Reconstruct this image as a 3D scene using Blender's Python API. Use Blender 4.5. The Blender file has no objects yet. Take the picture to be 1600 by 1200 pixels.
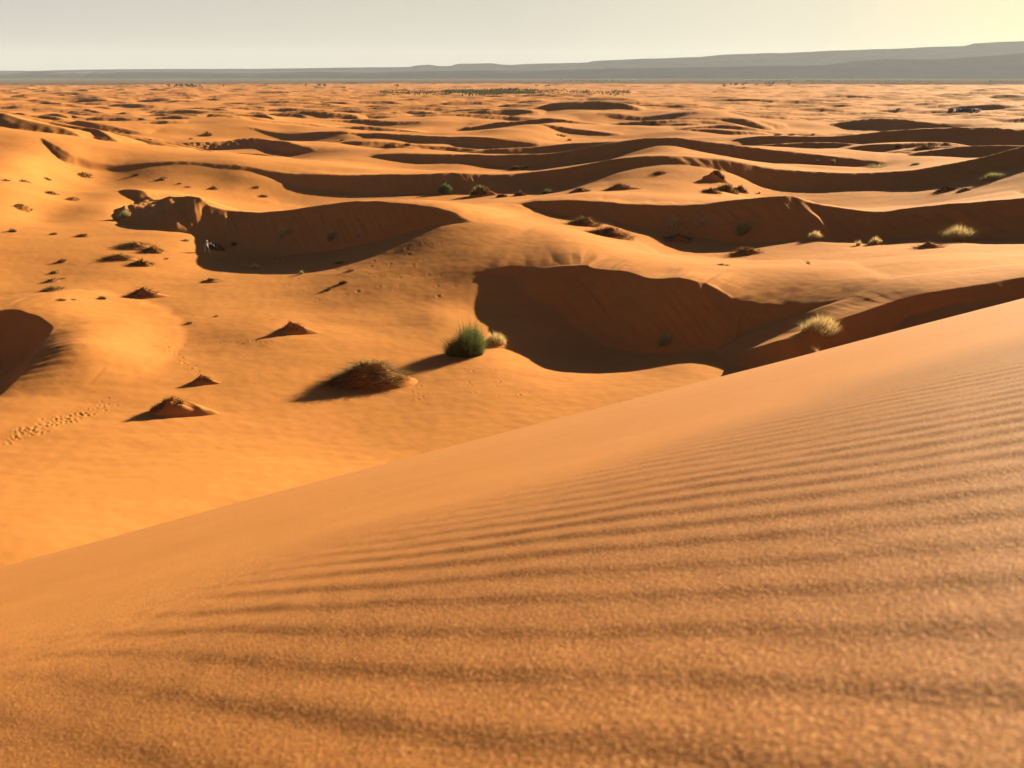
import bpy, math, random, time
import numpy as np

T0 = time.time()
DEBUG = False
S = bpy.context.scene
COL = S.collection
CAM_Z = 22.0
F = 1280.0                       # focal length in photo pixels (photo is 1600 wide)
PITCH = math.atan(483 / F)       # the level line sits at v = 117
CP, SP = math.cos(PITCH), math.sin(PITCH)
SUN_EL, SUN_AZ = math.radians(17.3), math.radians(50)   # azimuth: right of the view direction


def ray(u, v):
    x, y = u - 800.0, 600.0 - v
    return np.array([x, F * CP + y * SP, -F * SP + y * CP])


def tan_dep(u, v):
    R = ray(u, v)
    return -R[2] / math.hypot(R[0], R[1])


# ---------------------------------------------------------------- noise
def _hash(ix, iy, seed):
    h = (ix.astype(np.int64) * 374761393 + iy.astype(np.int64) * 668265263 + seed * 974711) & 0xFFFFFFFF
    h = ((h ^ (h >> 13)) * 1274126177) & 0xFFFFFFFF
    h = h ^ (h >> 16)
    return (h & 0xFFFF).astype(np.float32) * (2 * math.pi / 65536.0)


def pn(x, y, seed=0):
    """gradient noise, about -0.7 .. 0.7"""
    fx, fy = np.floor(x), np.floor(y)
    ix, iy = fx.astype(np.int64), fy.astype(np.int64)
    dx, dy = (x - fx).astype(np.float32), (y - fy).astype(np.float32)
    sx = dx * dx * dx * (dx * (dx * 6 - 15) + 10)
    sy = dy * dy * dy * (dy * (dy * 6 - 15) + 10)

    def g(ox, oy):
        a = _hash(ix + ox, iy + oy, seed)
        return np.cos(a) * (dx - ox) + np.sin(a) * (dy - oy)
    a = g(0, 0); b = g(1, 0); c = g(0, 1); d = g(1, 1)
    return (a + (b - a) * sx) * (1 - sy) + (c + (d - c) * sx) * sy


def smooth01(t):
    t = np.clip(t, 0, 1)
    return t * t * (3 - 2 * t)


# ---------------------------------------------------------------- the low ground between the dunes
def at_z(u, v, z):
    R = ray(u, v)
    t = (z - CAM_Z) / R[2]
    return R[0] * t, R[1] * t


def at_y(u, v, Y):
    R = ray(u, v)
    t = Y / R[1]
    return R[0] * t, R[1] * t, CAM_Z + R[2] * t


def foot_of(u, vc, vf, Y, e):
    """brink at (u, vc) standing Y metres ahead; its shaded foot ends at (u, vf): where that foot lies"""
    x, y, zc = at_y(u, vc, Y)
    rc = math.hypot(x, y); tf = tan_dep(u, vf)
    zf = (zc - e * rc + e * CAM_Z / tf) / (1 + e / tf)
    rf = (CAM_Z - zf) / tf
    return x, y, zc, x / rc * rf, y / rc * rf, zf


# brinks traced from the photo: (u, v of the brink, v where the shaded foot ends [, gentle slope]);
# Y: how far ahead the brink stands, (u, metres) ; L: length of the upwind side
DUNES = [
    # the nearest slip face across the middle
    dict(L=24, rag=1.5, Y=[(420, 68.5), (500, 74), (560, 78), (620, 80), (700, 82), (800, 82.5), (880, 80.5), (1000, 75), (1100, 71), (1290, 67), (1600, 66), (1760, 65)],
         pts=[(420, 515, 0, .2, 0), (500, 489, 0, .2, 0), (560, 461, 0, .2, 0), (620, 445, 0, .22, 0), (680, 434, 0, .24, .05), (725, 427, 0, .26, 0),
              (765, 423, 0, .30, .05), (798, 421, 0, .40, .15), (826, 421, 505, .40), (855, 421, 530), (890, 422, 552), (960, 428, 572), (1005, 436, 573),
              (1060, 437, 573), (1095, 450, 571), (1130, 466, 568), (1200, 477, 560), (1260, 475, 540), (1300, 471, 503), (1345, 464, 480), (1385, 457, 459)]),
    # the spur that climbs to the right below it
    dict(L=9, rag=.8, nofoot=0, Y=[(1230, 59), (1300, 61), (1400, 63), (1760, 63)],
         pts=[(1232, 529, 534), (1260, 518, 550), (1300, 505, 572), (1345, 487, 576), (1400, 470, 568), (1450, 459, 552), (1520, 447, 530, .36), (1600, 434, 512, .3), (1760, 405, 478, .25)]),
    # slip face behind it on the right
    dict(L=30, rag=1.4, Y=[(835, 118), (1000, 113), (1200, 108), (1400, 104), (1740, 97)],
         pts=[(835, 321, 322), (862, 316, 334), (900, 314, 343), (945, 315, 345), (985, 318, 356), (1040, 320, 367), (1080, 321, 374),
              (1110, 319, 386), (1150, 315, 389), (1195, 311, 387), (1235, 309, 385), (1270, 318, 378), (1320, 325, 376), (1385, 330, 377),
              (1435, 324, 374), (1500, 316, 372), (1600, 308, 378), (1740, 298, 368)]),
    # slip face on the left, above the reed tufts
    dict(L=26, rag=1.0, Y=[(120, 140), (225, 131), (308, 113), (530, 104), (712, 97)],
         pts=[(120, 303, 0, .2, 0), (158, 298, 0, .2, .1), (190, 297, 0, .2, .2), (209, 297, 0, .3, .4), (222, 296, 336), (232, 308, 352), (265, 309, 356), (304, 306, 372),
              (316, 316, 384), (350, 325, 394), (385, 329, 408), (430, 328, 402), (480, 324, 398), (530, 319, 394), (575, 317, 389),
              (620, 318, 378), (665, 323, 362), (695, 333, 351), (712, 343, 345)]),
    # long third brink from the big left dune to the right edge
    dict(L=40, rag=.7, Y=[(66, 164), (105, 158), (230, 160), (300, 160), (600, 155), (900, 152), (1240, 150), (1600, 146), (1720, 144)],
         pts=[(66, 215, 217), (82, 225, 233, .42), (98, 233, 262), (112, 240, 273), (130, 249, 274),
              (165, 258, 273), (200, 257, 266), (240, 253, 260, .4), (300, 252, 260, .35), (360, 256, 267, .4), (410, 264, 278), (450, 270, 296),
              (500, 273, 303), (560, 273, 305), (620, 272, 306), (690, 270, 307), (750, 272, 304), (800, 272, 301), (850, 268, 302),
              (900, 260, 288), (950, 251, 272), (1000, 244, 262), (1050, 242, 256, .35), (1100, 244, 259, .35), (1150, 250, 272), (1180, 256, 296),
              (1240, 265, 304), (1300, 271, 303), (1360, 272, 300), (1420, 267, 298), (1480, 256, 292), (1540, 243, 280), (1600, 227, 262), (1720, 205, 240)]),
    # fourth
    dict(L=40, Y=[(590, 205), (900, 198), (1150, 192), (1370, 186)],
         pts=[(590, 243, 244), (615, 240, 253), (660, 242, 258), (720, 242, 255), (740, 242, 263), (800, 243, 265), (860, 240, 262),
              (910, 232, 258), (960, 223, 246), (1000, 217, 236), (1030, 215, 226), (1060, 216, 229), (1100, 221, 240), (1150, 227, 248),
              (1200, 234, 257), (1260, 240, 260), (1320, 246, 262), (1370, 255, 258)]),
    dict(L=40, Y=[(1150, 262), (1400, 240), (1700, 222)],
         pts=[(1150, 222, 223), (1200, 214, 228), (1260, 213, 229), (1320, 209, 229), (1400, 205, 227), (1450, 200, 226), (1510, 197, 232),
              (1550, 197, 238), (1600, 199, 240), (1700, 200, 235)]),
    dict(L=40, Y=[(550, 285), (835, 265)],
         pts=[(550, 213, 214), (590, 210, 217), (640, 210, 222), (690, 211, 226), (705, 214, 233), (760, 216, 236), (800, 221, 237), (835, 226, 229)]),
    dict(L=36, Y=[(240, 262), (486, 225)],
         pts=[(240, 227, 231, .3), (300, 222, 236, .3), (370, 218, 234, .3), (400, 217, 230, .34), (420, 219, 238), (450, 224, 247), (472, 231, 244), (486, 237, 238)]),
    dict(L=34, Y=[(380, 300), (545, 285)],
         pts=[(380, 197, 198), (420, 203, 210, .35), (456, 207, 212), (490, 207, 219), (530, 206, 214), (545, 208, 209)]),
    dict(L=40, Y=[(515, 365), (660, 350)],
         pts=[(515, 187, 188), (560, 188, 198), (590, 190, 202), (635, 187, 192), (660, 187, 188)]),
    dict(L=40, Y=[(725, 335), (938, 318)],
         pts=[(725, 202, 203), (740, 193, 209), (780, 189, 208), (820, 188, 204), (860, 184, 195), (900, 187, 197), (938, 195, 197)]),
    dict(L=30, Y=[(845, 300), (965, 292)],
         pts=[(845, 193, 194), (880, 197, 211), (935, 204, 212), (965, 208, 209)]),
    dict(L=40, Y=[(935, 410), (1090, 392)],
         pts=[(935, 177, 179), (965, 178, 189), (1000, 182, 195), (1030, 180, 193), (1065, 172, 184), (1090, 169, 171)]),
    dict(L=40, Y=[(1300, 350), (1515, 330)],
         pts=[(1300, 196, 197), (1330, 188, 205), (1370, 182, 206), (1420, 181, 205), (1470, 188, 202), (1515, 191, 194)]),
    # hollow at the left edge of the frame
    dict(L=12, rag=.5, ZP=[2.0, 2.1, 2.2, 2.2, 2.1, 1.9, 1.75, 1.6, 1.3, .9, .6, .4], nofoot=5,
         pts=[(-90, 505, 600), (-40, 494, 605), (5, 489, 606), (30, 490, 600), (55, 497, 588), (75, 508, 568), (82, 516, 553), (76, 526, 549), (58, 549, 562), (34, 582, 590), (12, 606, 611), (-6, 622, 624)]),
    # the worn shelf round the hollow: a knee-high break in the sand facing inward
    dict(L=5, HP=.26, ZP=[1.5, 1.4, 1.2, 1.0, .9, .8, .55, .3], nofoot=0,
         pts=[(0, 478, 490), (70, 478, 490), (112, 498, 510), (155, 509, 520), (180, 531, 540), (187, 557, 567), (166, 590, 600), (120, 626, 628)]),
]
# level of open ground: (u, v, z)
OPEN = [(680, 490, 1.3), (650, 510, .75), (735, 520, .25), (775, 490, .7), (700, 545, .1), (760, 560, .2), (640, 470, 1.65), (50, 225, 9.9), (0, 190, 12.3), (-90, 172, 13.5), (35, 200, 11), (0, 235, 9.2), (40, 250, 8.3), (-60, 250, 8.6), (10, 280, 6.9), (62, 276, 5.6), (-60, 285, 6.8), (150, 345, 3.1), (60, 340, 3.2), (195, 328, 3.5), (100, 310, 4.3), (30, 310, 5.6),
        (120, 625, .3), (150, 485, 1.1), (60, 665, .3), (120, 560, .9), (95, 480, 1.5), (150, 430, 1.6), (30, 350, 3.6), (300, 450, 1.4), (30, 450, 1.2), (250, 550, .4), (180, 660, .2), (400, 620, 0), (100, 760, 1.3), (0, 860, 2.4), (400, 760, .8), (500, 700, 0), (800, 640, .1),
        (1000, 620, .3), (340, 285, 3.6), (200, 520, .8), (250, 820, 1.6), (560, 580, .1), (330, 395, 1.4)]
BP = []
for D in DUNES:
    us = [a for a, _ in D.get('Y', [(0, 0)])]; ys = [b for _, b in D.get('Y', [(0, 0)])]
    D['w'] = []
    for i, p in enumerate(D['pts']):
        e = p[3] if len(p) > 3 else 0.45
        Y = at_z(p[0], p[1], D['ZP'][i])[1] if 'ZP' in D else float(np.interp(p[0], us, ys))
        x, y, zc, xf, yf, zf = foot_of(p[0], p[1], max(p[2], p[1] + 1), Y, e)
        if i < D.get('nofoot', 999) and p[2] > 0:
            BP.append((xf, yf, zf))
        if len(p) > 4:
            BP.append((x, y, zc - p[4]))
        if 0 <= p[2] - p[1] <= 3 and 'HP' not in D:
            BP.append((x, y, zc))
        D['w'].append([x, y, zc, 0.60 if e >= .44 else max(e, .2)])
    D['w'] = np.array(D['w'])
for (u, v, z) in OPEN:
    x, y = at_z(u, v, z); BP.append((x, y, z))
for a in range(-60, 61, 15):
    for r, z in ((24, -.5), (420, 2.5), (700, 2.0), (1500, -1.5), (4000, -5)):
        BP.append((r * math.sin(math.radians(a)), r * math.cos(math.radians(a)), z))
BP = np.array(BP)


def lp(x, y):
    return np.arctan2(x, y), np.log(np.sqrt(x * x + y * y))


def tps(d2):
    return np.where(d2 > 1e-12, d2 * np.log(np.maximum(d2, 1e-12)), 0)


_bt, _bl = lp(BP[:, 0], BP[:, 1])
_n = len(BP)
_A = np.zeros((_n + 3, _n + 3)); _A[:_n, :_n] = tps((_bt[:, None] - _bt) ** 2 + (_bl[:, None] - _bl) ** 2) + np.eye(_n) * 2e-5
_A[:_n, _n] = 1; _A[:_n, _n + 1] = _bt; _A[:_n, _n + 2] = _bl
_A[_n:, :_n] = _A[:_n, _n:].T
_w = np.linalg.solve(_A, np.concatenate([BP[:, 2], [0, 0, 0]]))


def base_pts(x, y):
    t, l = lp(np.asarray(x, float), np.asarray(y, float))
    t = np.clip(t, -1.1, 1.1); l = np.clip(l, 3.1, 8.5)
    z = _w[_n] + _w[_n + 1] * t + _w[_n + 2] * l
    for i in range(_n):
        z = z + _w[i] * tps((t - _bt[i]) ** 2 + (l - _bl[i]) ** 2)
    return np.clip(z, -6, 12)


def catmull(P, step):
    P = np.asarray(P, float); out = []
    n = len(P)
    for i in range(n - 1):
        p0, p1, p2, p3 = P[max(i - 1, 0)], P[i], P[i + 1], P[min(i + 2, n - 1)]
        m = max(2, int(np.hypot(*(p2 - p1)[:2]) / step))
        for k in range(m):
            t = k / m
            c = 0.5 * (2 * p1 + (p2 - p0) * t + (2 * p0 - 5 * p1 + 4 * p2 - p3) * t * t + (3 * p1 - p0 - 3 * p2 + p3) * t ** 3)
            lin = p1 + (p2 - p1) * t
            out.append(0.75 * c + 0.25 * lin)
    out.append(P[-1])
    return np.array(out)


for D in DUNES:
    hb = base_pts(D['w'][:, 0], D['w'][:, 1])
    D['w'][:, 2] = np.maximum(D['w'][:, 2] - hb, 0)
    for i, p in enumerate(D['pts']):
        if 'HP' in D:
            D['w'][i, 2] = D['HP']
        if 0 <= p[2] - p[1] <= 3:
            D['w'][i, 2] = 0


def stoss(q):
    """0 at the brink .. 1 at the upwind foot: flat near the brink, then falling, then a soft toe"""
    q = np.clip(q, 0, 1)
    return 0.6 * (1 - q * q * (3 - 2 * q)) + 0.4 * (1 - q) ** 2


def line_dune(x, y, W, L, out, leemask, stmask):
    """raise `out` by the dune whose brink runs along W (x, y, height, lee slope); lee is on the right-hand side"""
    rmax = max(L, float(W[:, 2].max()) / float(W[:, 3].min())) + 2
    x0, x1, y0, y1 = W[:, 0].min() - rmax, W[:, 0].max() + rmax, W[:, 1].min() - rmax, W[:, 1].max() + rmax
    idx = np.nonzero((x > x0) & (x < x1) & (y > y0) & (y < y1))[0]
    if len(idx) == 0:
        return
    px, py = x[idx], y[idx]
    best = np.full(len(px), 1e9, np.float32); side = np.zeros(len(px), np.float32); perp = np.full(len(px), 1e9, np.float32)
    lee = np.full(len(px), -50, np.float32); st = np.full(len(px), -50, np.float32)
    for i in range(len(W) - 1):
        ax, ay, ah, asl = W[i]; bx, by, bh, bsl = W[i + 1]
        dx, dy = bx - ax, by - ay; l2 = dx * dx + dy * dy
        if l2 < 1e-9:
            continue
        hm = max(ah, bh)
        R = max(L, hm / min(asl, bsl) + 1)
        near = np.nonzero((px > min(ax, bx) - R) & (px < max(ax, bx) + R) & (py > min(ay, by) - R) & (py < max(ay, by) + R))[0]
        if len(near) == 0:
            continue
        rx, ry = px[near] - ax, py[near] - ay
        tu = (rx * dx + ry * dy) / l2; t = np.clip(tu, 0, 1)
        ex, ey = rx - t * dx, ry - t * dy
        d = np.sqrt(ex * ex + ey * ey)
        h = ah + (bh - ah) * t
        sl = asl + (bsl - asl) * t
        cr = (dx * ry - dy * rx)            # > 0 : left side = stoss
        b = d < best[near] - 1e-6
        nb = near[b]; best[nb] = d[b]; side[nb] = cr[b]; perp[nb] = np.abs(cr[b]) / math.sqrt(l2)
        lee[near] = np.maximum(lee[near], h - sl * d)
        d_st = np.sqrt(cr * cr / l2 + 12 * (tu - t) ** 2 * l2)        # reaches straight back from the brink, little to the sides
        st[near] = np.maximum(st[near], h * stoss(d_st / L))
    over = np.sqrt(np.maximum(best * best - perp * perp, 0))          # how far past the end of the brink
    pe = np.minimum(np.hypot(px - W[0, 0], py - W[0, 1]), np.hypot(px - W[-1, 0], py - W[-1, 1]))
    fall = np.where(pe < best + .3, np.exp(-over / 2.2), 1.0)
    val = np.where(side > 0, np.maximum(st, lee - .35 * perp), np.maximum(lee, st - .5 * perp))
    val = np.where(val > 0, val * fall, val)
    val = val - .13 * (1 - smooth01(val / .3))
    lm = np.where(side > 0, 0, np.clip(lee, 0, 1) * smooth01(best / 1.5)); leemask[idx] = np.where(val > out[idx], lm, leemask[idx])
    stmask[idx] = np.where((side > 0) & (val > out[idx]), smooth01((best - 1.0) / 5), stmask[idx] * (1 - ((side <= 0) & (val > out[idx]))))
    out[idx] = smax(out[idx], val, 0.12)


def smax(a, b, k):
    h = np.clip(0.5 + 0.5 * (a - b) / k, 0, 1)
    return b + (a - b) * h + k * h * (1 - h) - k * 0.0


# ---------------------------------------------------------------- countless smaller dunes toward the horizon
rng = random.Random(11)
FAR = []


def scatter_far():
    WW = np.concatenate([D['w'][:, :2] for D in DUNES])
    for n in range(6500):
        th = rng.uniform(-0.9, 0.9)
        r = math.sqrt(rng.uniform(190 ** 2, 2900 ** 2)) if rng.random() < .55 else math.exp(rng.uniform(math.log(195), math.log(2800)))
        x, y = r * math.sin(th), r * math.cos(th)
        # stay off the traced brinks
        if ((WW[:, 0] - x) ** 2 + (WW[:, 1] - y) ** 2).min() < (24 + 0.02 * r) ** 2:
            continue
        L = rng.uniform(7, 23) * (1 + .5 * smooth01((r - 900) / 1500)) * (1.5 if rng.random() < .15 else 1)
        H = L * rng.uniform(0.06, 0.11)
        FAR.append((x, y, L, H, rng.uniform(-.6, .10), rng.uniform(-.004, .016), rng.random() * 100))


def far_dune(X2, Y2, d, out):
    cx, cy, L, H, rot, curv, ph = d
    R = L * 1.5 + 12
    rc = math.hypot(cx, cy); tc = math.atan2(cx, cy)
    k0, k1 = np.searchsorted(rr, [rc - R, rc + R]); j0, j1 = np.searchsorted(th, [tc - R / rc, tc + R / rc])
    if k1 - k0 < 1 or j1 - j0 < 1:
        return
    c, s = math.cos(rot), math.sin(rot)
    dx, dy = X2[k0:k1, j0:j1] - cx, Y2[k0:k1, j0:j1] - cy
    e = dx * c + dy * s
    n = -(-dx * s + dy * c)                      # lee-ward (toward the viewer)
    bend = -curv * e * e + L * .10 * np.sin(e / L * 2.3 + ph) + L * .03 * np.sin(e / L * 6.1 + ph * 2)
    h = H * np.clip(1 - (e / L) ** 2, 0, 1) ** 0.8
    dd = n + bend
    val = np.where(dd > 0, h - .48 * dd, h * stoss(-dd / (L * .9 + 8)))
    val = val - .16 * (1 - smooth01(val / .35))
    out[k0:k1, j0:j1] = smax(out[k0:k1, j0:j1], val, 0.15)


scatter_far()

# ---------------------------------------------------------------- polar ground sheet
th_d = np.linspace(math.radians(-40), math.radians(40), 1050)
th = np.concatenate([np.radians(np.arange(-180, -40, 5.0)), th_d, np.radians(np.arange(45, 180.1, 5.0))])


def steps(a, b, n):
    return np.exp(np.linspace(math.log(a), math.log(b), n, endpoint=False))


rr = np.concatenate([steps(24, 36, 70), steps(36, 130, 520), steps(130, 330, 300), steps(330, 3200, 420), steps(3200, 16000, 40), [16000, 24000]])
NT, NR = len(th), len(rr)
GX = (rr[:, None] * np.sin(th)[None, :]).astype(np.float32).ravel()
GY = (rr[:, None] * np.cos(th)[None, :]).astype(np.float32).ravel()


def box_blur(z, n, times):
    h = n // 2
    for _ in range(times):
        for ax in (0, 1):
            p = np.pad(z, [(h + 1, h) if ax == k else (0, 0) for k in (0, 1)], mode='edge')
            q = np.cumsum(p, axis=ax)
            z = (q[n:] - q[:-n]) / n if ax == 0 else (q[:, n:] - q[:, :-n]) / n
    return z


def build_heights():
    x, y = GX.astype(np.float64), GY.astype(np.float64)
    r = np.sqrt(x * x + y * y)
    # ragged brinks: the positions wander a little before the dunes are laid down
    wob = np.clip(r / 90, .6, 4.0)
    xw = x + wob * (0.16 * pn(x / 2.3, y / 2.3, 21) + .6 * pn(x / 11, y / 11, 22))
    yw = y + wob * (0.14 * pn(x / 1.9, y / 1.9, 23) + .4 * pn(x / 10, y / 10, 24))
    # coarse evaluation of the low ground, then bilinear onto the sheet
    ti = np.unique(np.concatenate([np.arange(0, NT, 10), [NT - 1]])); ri = np.unique(np.concatenate([np.arange(0, NR, 10), [NR - 1]]))
    sub = base_pts((rr[ri][:, None] * np.sin(th[ti])[None]).ravel(), (rr[ri][:, None] * np.cos(th[ti])[None]).ravel()).reshape(len(ri), len(ti))
    cols = np.stack([np.interp(np.arange(NT), ti, row) for row in sub])
    z = np.stack([np.interp(np.arange(NR), ri, cols[:, j]) for j in range(NT)], 1)
    z = box_blur(z, 11, 2)
    z = z.ravel()
    k = smooth01((r - 36) / 40)
    z = z + (0.5 * pn(x / 34, y / 26, 3) + 0.28 * pn(x / 13, y / 9, 4)) * (0.35 + 0.65 * k)
    bump = np.zeros(len(x), np.float64); lee = np.zeros(len(x)); stm = np.zeros(len(x))
    for D in DUNES:
        W = catmull(D['w'], .7)
        W[:, 2] = np.maximum(W[:, 2], 0)
        if D.get('rag'):
            # slumped stretches: the brink has broken back into the upwind side here and there
            sarc = np.concatenate([[0], np.cumsum(np.hypot(np.diff(W[:, 0]), np.diff(W[:, 1])))])
            t = np.gradient(W[:, :2], axis=0); t /= np.linalg.norm(t, axis=1)[:, None] + 1e-9
            zero = np.zeros(len(W))
            q = np.clip(pn(sarc / 6.5, zero + .37, 71) * 2.2 - .15, 0, 1) * .8 + np.clip(pn(sarc / 2.1, zero + .81, 72) * 2 - .1, 0, 1) * .45
            q *= D['rag'] * smooth01(W[:, 2] / 2.5)
            W[:, 0] += -t[:, 1] * q; W[:, 1] += t[:, 0] * q
        line_dune(xw, yw, W, D['L'], bump, lee, stm)
    bl = box_blur(bump.reshape(NR, NT), 33, 2).ravel()
    bump += (bl - bump) * box_blur(stm.reshape(NR, NT), 9, 1).ravel() * .9
    X2, Y2, B2 = xw.reshape(NR, NT), yw.reshape(NR, NT), bump.reshape(NR, NT)
    for d in FAR:
        far_dune(X2, Y2, d, B2)
    z = z + bump
    field = 1 - smooth01((r + 350 * pn(x / 420, y / 420, 40) - 2300) / 500)
    mid = smooth01((r - 170) / 120)
    z += mid * field * (1.5 * pn(x / 45, y / 30, 8) + .6 * pn(x / 17, y / 12, 9))
    z += .24 * lee * pn((x + .45 * y) / 1.3, (y - .4 * x) / 9, 14) + .15 * lee * pn((x + .45 * y) / .6, (y - .4 * x) / 4, 15)
    z += .07 * pn(x / 6 + .3 * pn(x / 9, y / 9, 17), y / 3.2, 16) * smooth01((r - 34) / 30)
    z += 0.025 * pn(x / 2.8, y / 2.0, 10) + .02 * pn(x / .9, y / .7, 12)
    return z, field, bump


GZ, FIELD, BUMP = build_heights()
print('terrain', time.time() - T0)
TH0, DTH = th_d[0], th_d[1] - th_d[0]
I0 = 28
Zg = GZ.reshape(NR, NT)


def ground_hit(u, v):
    R = ray(u, v); l = math.hypot(R[0], R[1]); ux, uy = R[0] / l, R[1] / l
    j = (math.atan2(R[0], R[1]) - TH0) / DTH + I0
    j0 = int(np.clip(math.floor(j), I0, I0 + 1048)); f = j - j0
    prof = Zg[:, j0] * (1 - f) + Zg[:, j0 + 1] * f
    los = CAM_Z + R[2] / l * rr
    k = np.nonzero(prof > los)[0]
    if len(k) == 0:
        rh = rr[-3]; zh = 0
    else:
        k = max(k[0], 1)
        a0 = los[k - 1] - prof[k - 1]; a1 = prof[k] - los[k]
        t = a0 / (a0 + a1 + 1e-9)
        rh = rr[k - 1] + (rr[k] - rr[k - 1]) * t
        zh = prof[k - 1] + (prof[k] - prof[k - 1]) * t
    return ux * rh, uy * rh, zh, rh


def ground_z(x, y):
    r = math.hypot(x, y)
    j = (math.atan2(x, y) - TH0) / DTH + I0
    j0 = int(np.clip(math.floor(j), I0, I0 + 1048)); f = np.clip(j - j0, 0, 1)
    k = int(np.clip(np.searchsorted(rr, r) - 1, 0, NR - 2)); t = (r - rr[k]) / (rr[k + 1] - rr[k])
    return float((Zg[k, j0] * (1 - f) + Zg[k, j0 + 1] * f) * (1 - t) + (Zg[k + 1, j0] * (1 - f) + Zg[k + 1, j0 + 1] * f) * t)


def ground_za(x, y):
    x = np.asarray(x, float); y = np.asarray(y, float)
    r = np.hypot(x, y)
    j = (np.arctan2(x, y) - TH0) / DTH + I0
    j0 = np.clip(np.floor(j), I0, I0 + 1048).astype(int); f = np.clip(j - j0, 0, 1)
    k = np.clip(np.searchsorted(rr, r) - 1, 0, NR - 2); t = (r - rr[k]) / (rr[k + 1] - rr[k])
    return (Zg[k, j0] * (1 - f) + Zg[k, j0 + 1] * f) * (1 - t) + (Zg[k + 1, j0] * (1 - f) + Zg[k + 1, j0 + 1] * f) * t


GX2, GY2 = GX.reshape(NR, NT), GY.reshape(NR, NT)


def dent(x, y, rad, depth):
    rc = math.hypot(x, y); tc = math.atan2(x, y); R = rad * 3
    k0, k1 = np.searchsorted(rr, [rc - R, rc + R]); j0, j1 = np.searchsorted(th, [tc - R / rc, tc + R / rc])
    q = ((GX2[k0:k1, j0:j1] - x) ** 2 + (GY2[k0:k1, j0:j1] - y) ** 2) / rad ** 2
    Zg[k0:k1, j0:j1] += -depth * np.exp(-q) + .45 * depth * np.exp(-(np.sqrt(q) - 1.5) ** 2 * 3)


def tracks():
    g = random.Random(5); spots = []
    for i in range(240):                                     # trodden band at the lower left
        t = g.betavariate(1.25, 1.5)
        spots.append((10 + 168 * t + g.gauss(0, 3), 685 - 52 * t + g.choice((-4, 3)) + g.gauss(0, 4 - 1 * t), g.uniform(.05, .13), g.uniform(.012, .05)))
    for i in range(60):                                      # line of prints across the flat
        t = g.random()
        spots.append((232 + 200 * t, 542 - 9 * t + g.gauss(0, 1.3), g.uniform(.06, .10), g.uniform(.02, .05)))
    for i in range(15):
        t = i / 14
        spots.append((264 + 54 * t + g.gauss(0, 3), 543 + 48 * t + g.gauss(0, 2), g.uniform(.08, .13), .055))
    for i in range(50):                                      # loose prints
        spots.append((g.uniform(200, 460), g.uniform(500, 600), .09, g.uniform(.012, .03)))
    for i in range(40):
        spots.append((g.uniform(640, 830), g.uniform(560, 625), g.uniform(.08, .14), g.uniform(.012, .035)))
    for i in range(60):                                      # scuffed slope above the middle dune
        spots.append((g.uniform(430, 720), g.uniform(380, 470), g.uniform(.12, .22), g.uniform(.015, .045)))
    for (u, v, a, dp) in spots:
        x, y, z, r = ground_hit(u, v)
        if r < 160:
            dent(x, y, a, dp)


tracks()
GZ = Zg.ravel()


def grid_mesh(name, X, Y, Z, nr, nt, wrap=False):
    me = bpy.data.meshes.new(name)
    V = np.empty((nr * nt, 3), np.float32); V[:, 0] = X; V[:, 1] = Y; V[:, 2] = Z
    me.vertices.add(len(V)); me.vertices.foreach_set('co', V.ravel())
    i = np.arange(nr - 1)[:, None] * nt; j = np.arange(nt - 1)[None, :]
    q = np.stack([i + j, i + nt + j, i + nt + j + 1, i + j + 1], -1).reshape(-1, 4)
    q = q[:, ::-1]
    me.loops.add(q.size); me.loops.foreach_set('vertex_index', q.astype(np.int32).ravel())
    me.polygons.add(len(q)); me.polygons.foreach_set('loop_start', np.arange(0, q.size, 4, dtype=np.int32))
    me.polygons.foreach_set('loop_total', np.full(len(q), 4, np.int32))
    me.polygons.foreach_set('use_smooth', np.ones(len(q), bool))
    me.update(calc_edges=True)
    o = bpy.data.objects.new(name, me); COL.objects.link(o)
    return o

if DEBUG:
    for D in DUNES:
        hb = base_pts(D['w'][:, 0], D['w'][:, 1])
        print([(p[0], round(float(a), 1), round(float(b[2]), 1), round(math.hypot(b[0], b[1]))) for p, a, b in zip(D['pts'], hb, D['w'])])

if DEBUG:
    for p in [(0,195),(0,235),(40,250),(60,270),(100,260),(20,280),(130,262),(200,262),(740,500),(700,485)]:
        print(p,[round(float(q),1) for q in ground_hit(*p)], 'base', [round(float(q),2) for q in base_pts([ground_hit(*p)[0]],[ground_hit(*p)[1]])])
    for o_ in OPEN[:12]:
        x,y=at_z(*o_); print(o_, round(math.hypot(x,y)), round(float(base_pts([x],[y])[0]),2), round(ground_z(x,y),2))

if DEBUG:
    for u in (120,172,222,600,700,750):
        R=ray(u,300); a=math.atan2(R[0],R[1])
        print(u,[(r, round(float(base_pts([r*math.sin(a)],[r*math.cos(a)])[0]),1), round(ground_z(r*math.sin(a),r*math.cos(a)),1)) for r in range(60,200,8)])
# ---------------------------------------------------------------- materials
def new_mat(name):
    m = bpy.data.materials.new(name); m.use_nodes = True
    nt = m.node_tree; nt.nodes.clear()
    out = nt.nodes.new('ShaderNodeOutputMaterial')
    bs = nt.nodes.new('ShaderNodeBsdfPrincipled')
    nt.links.new(bs.outputs[0], out.inputs[0])
    return m, nt, bs


def nd(nt, kind, **kw):
    n = nt.nodes.new(kind)
    for k, v in kw.items():
        if k in n.inputs.keys() if hasattr(n.inputs, 'keys') else False:
            n.inputs[k].default_value = v
        else:
            setattr(n, k, v)
    return n


def noise(nt, vec, scale, detail=3, rough=.55):
    n = nt.nodes.new('ShaderNodeTexNoise')
    n.inputs['Scale'].default_value = scale; n.inputs['Detail'].default_value = detail
    n.inputs['Roughness'].default_value = rough
    nt.links.new(vec, n.inputs['Vector'])
    return n.outputs['Fac']


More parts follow.
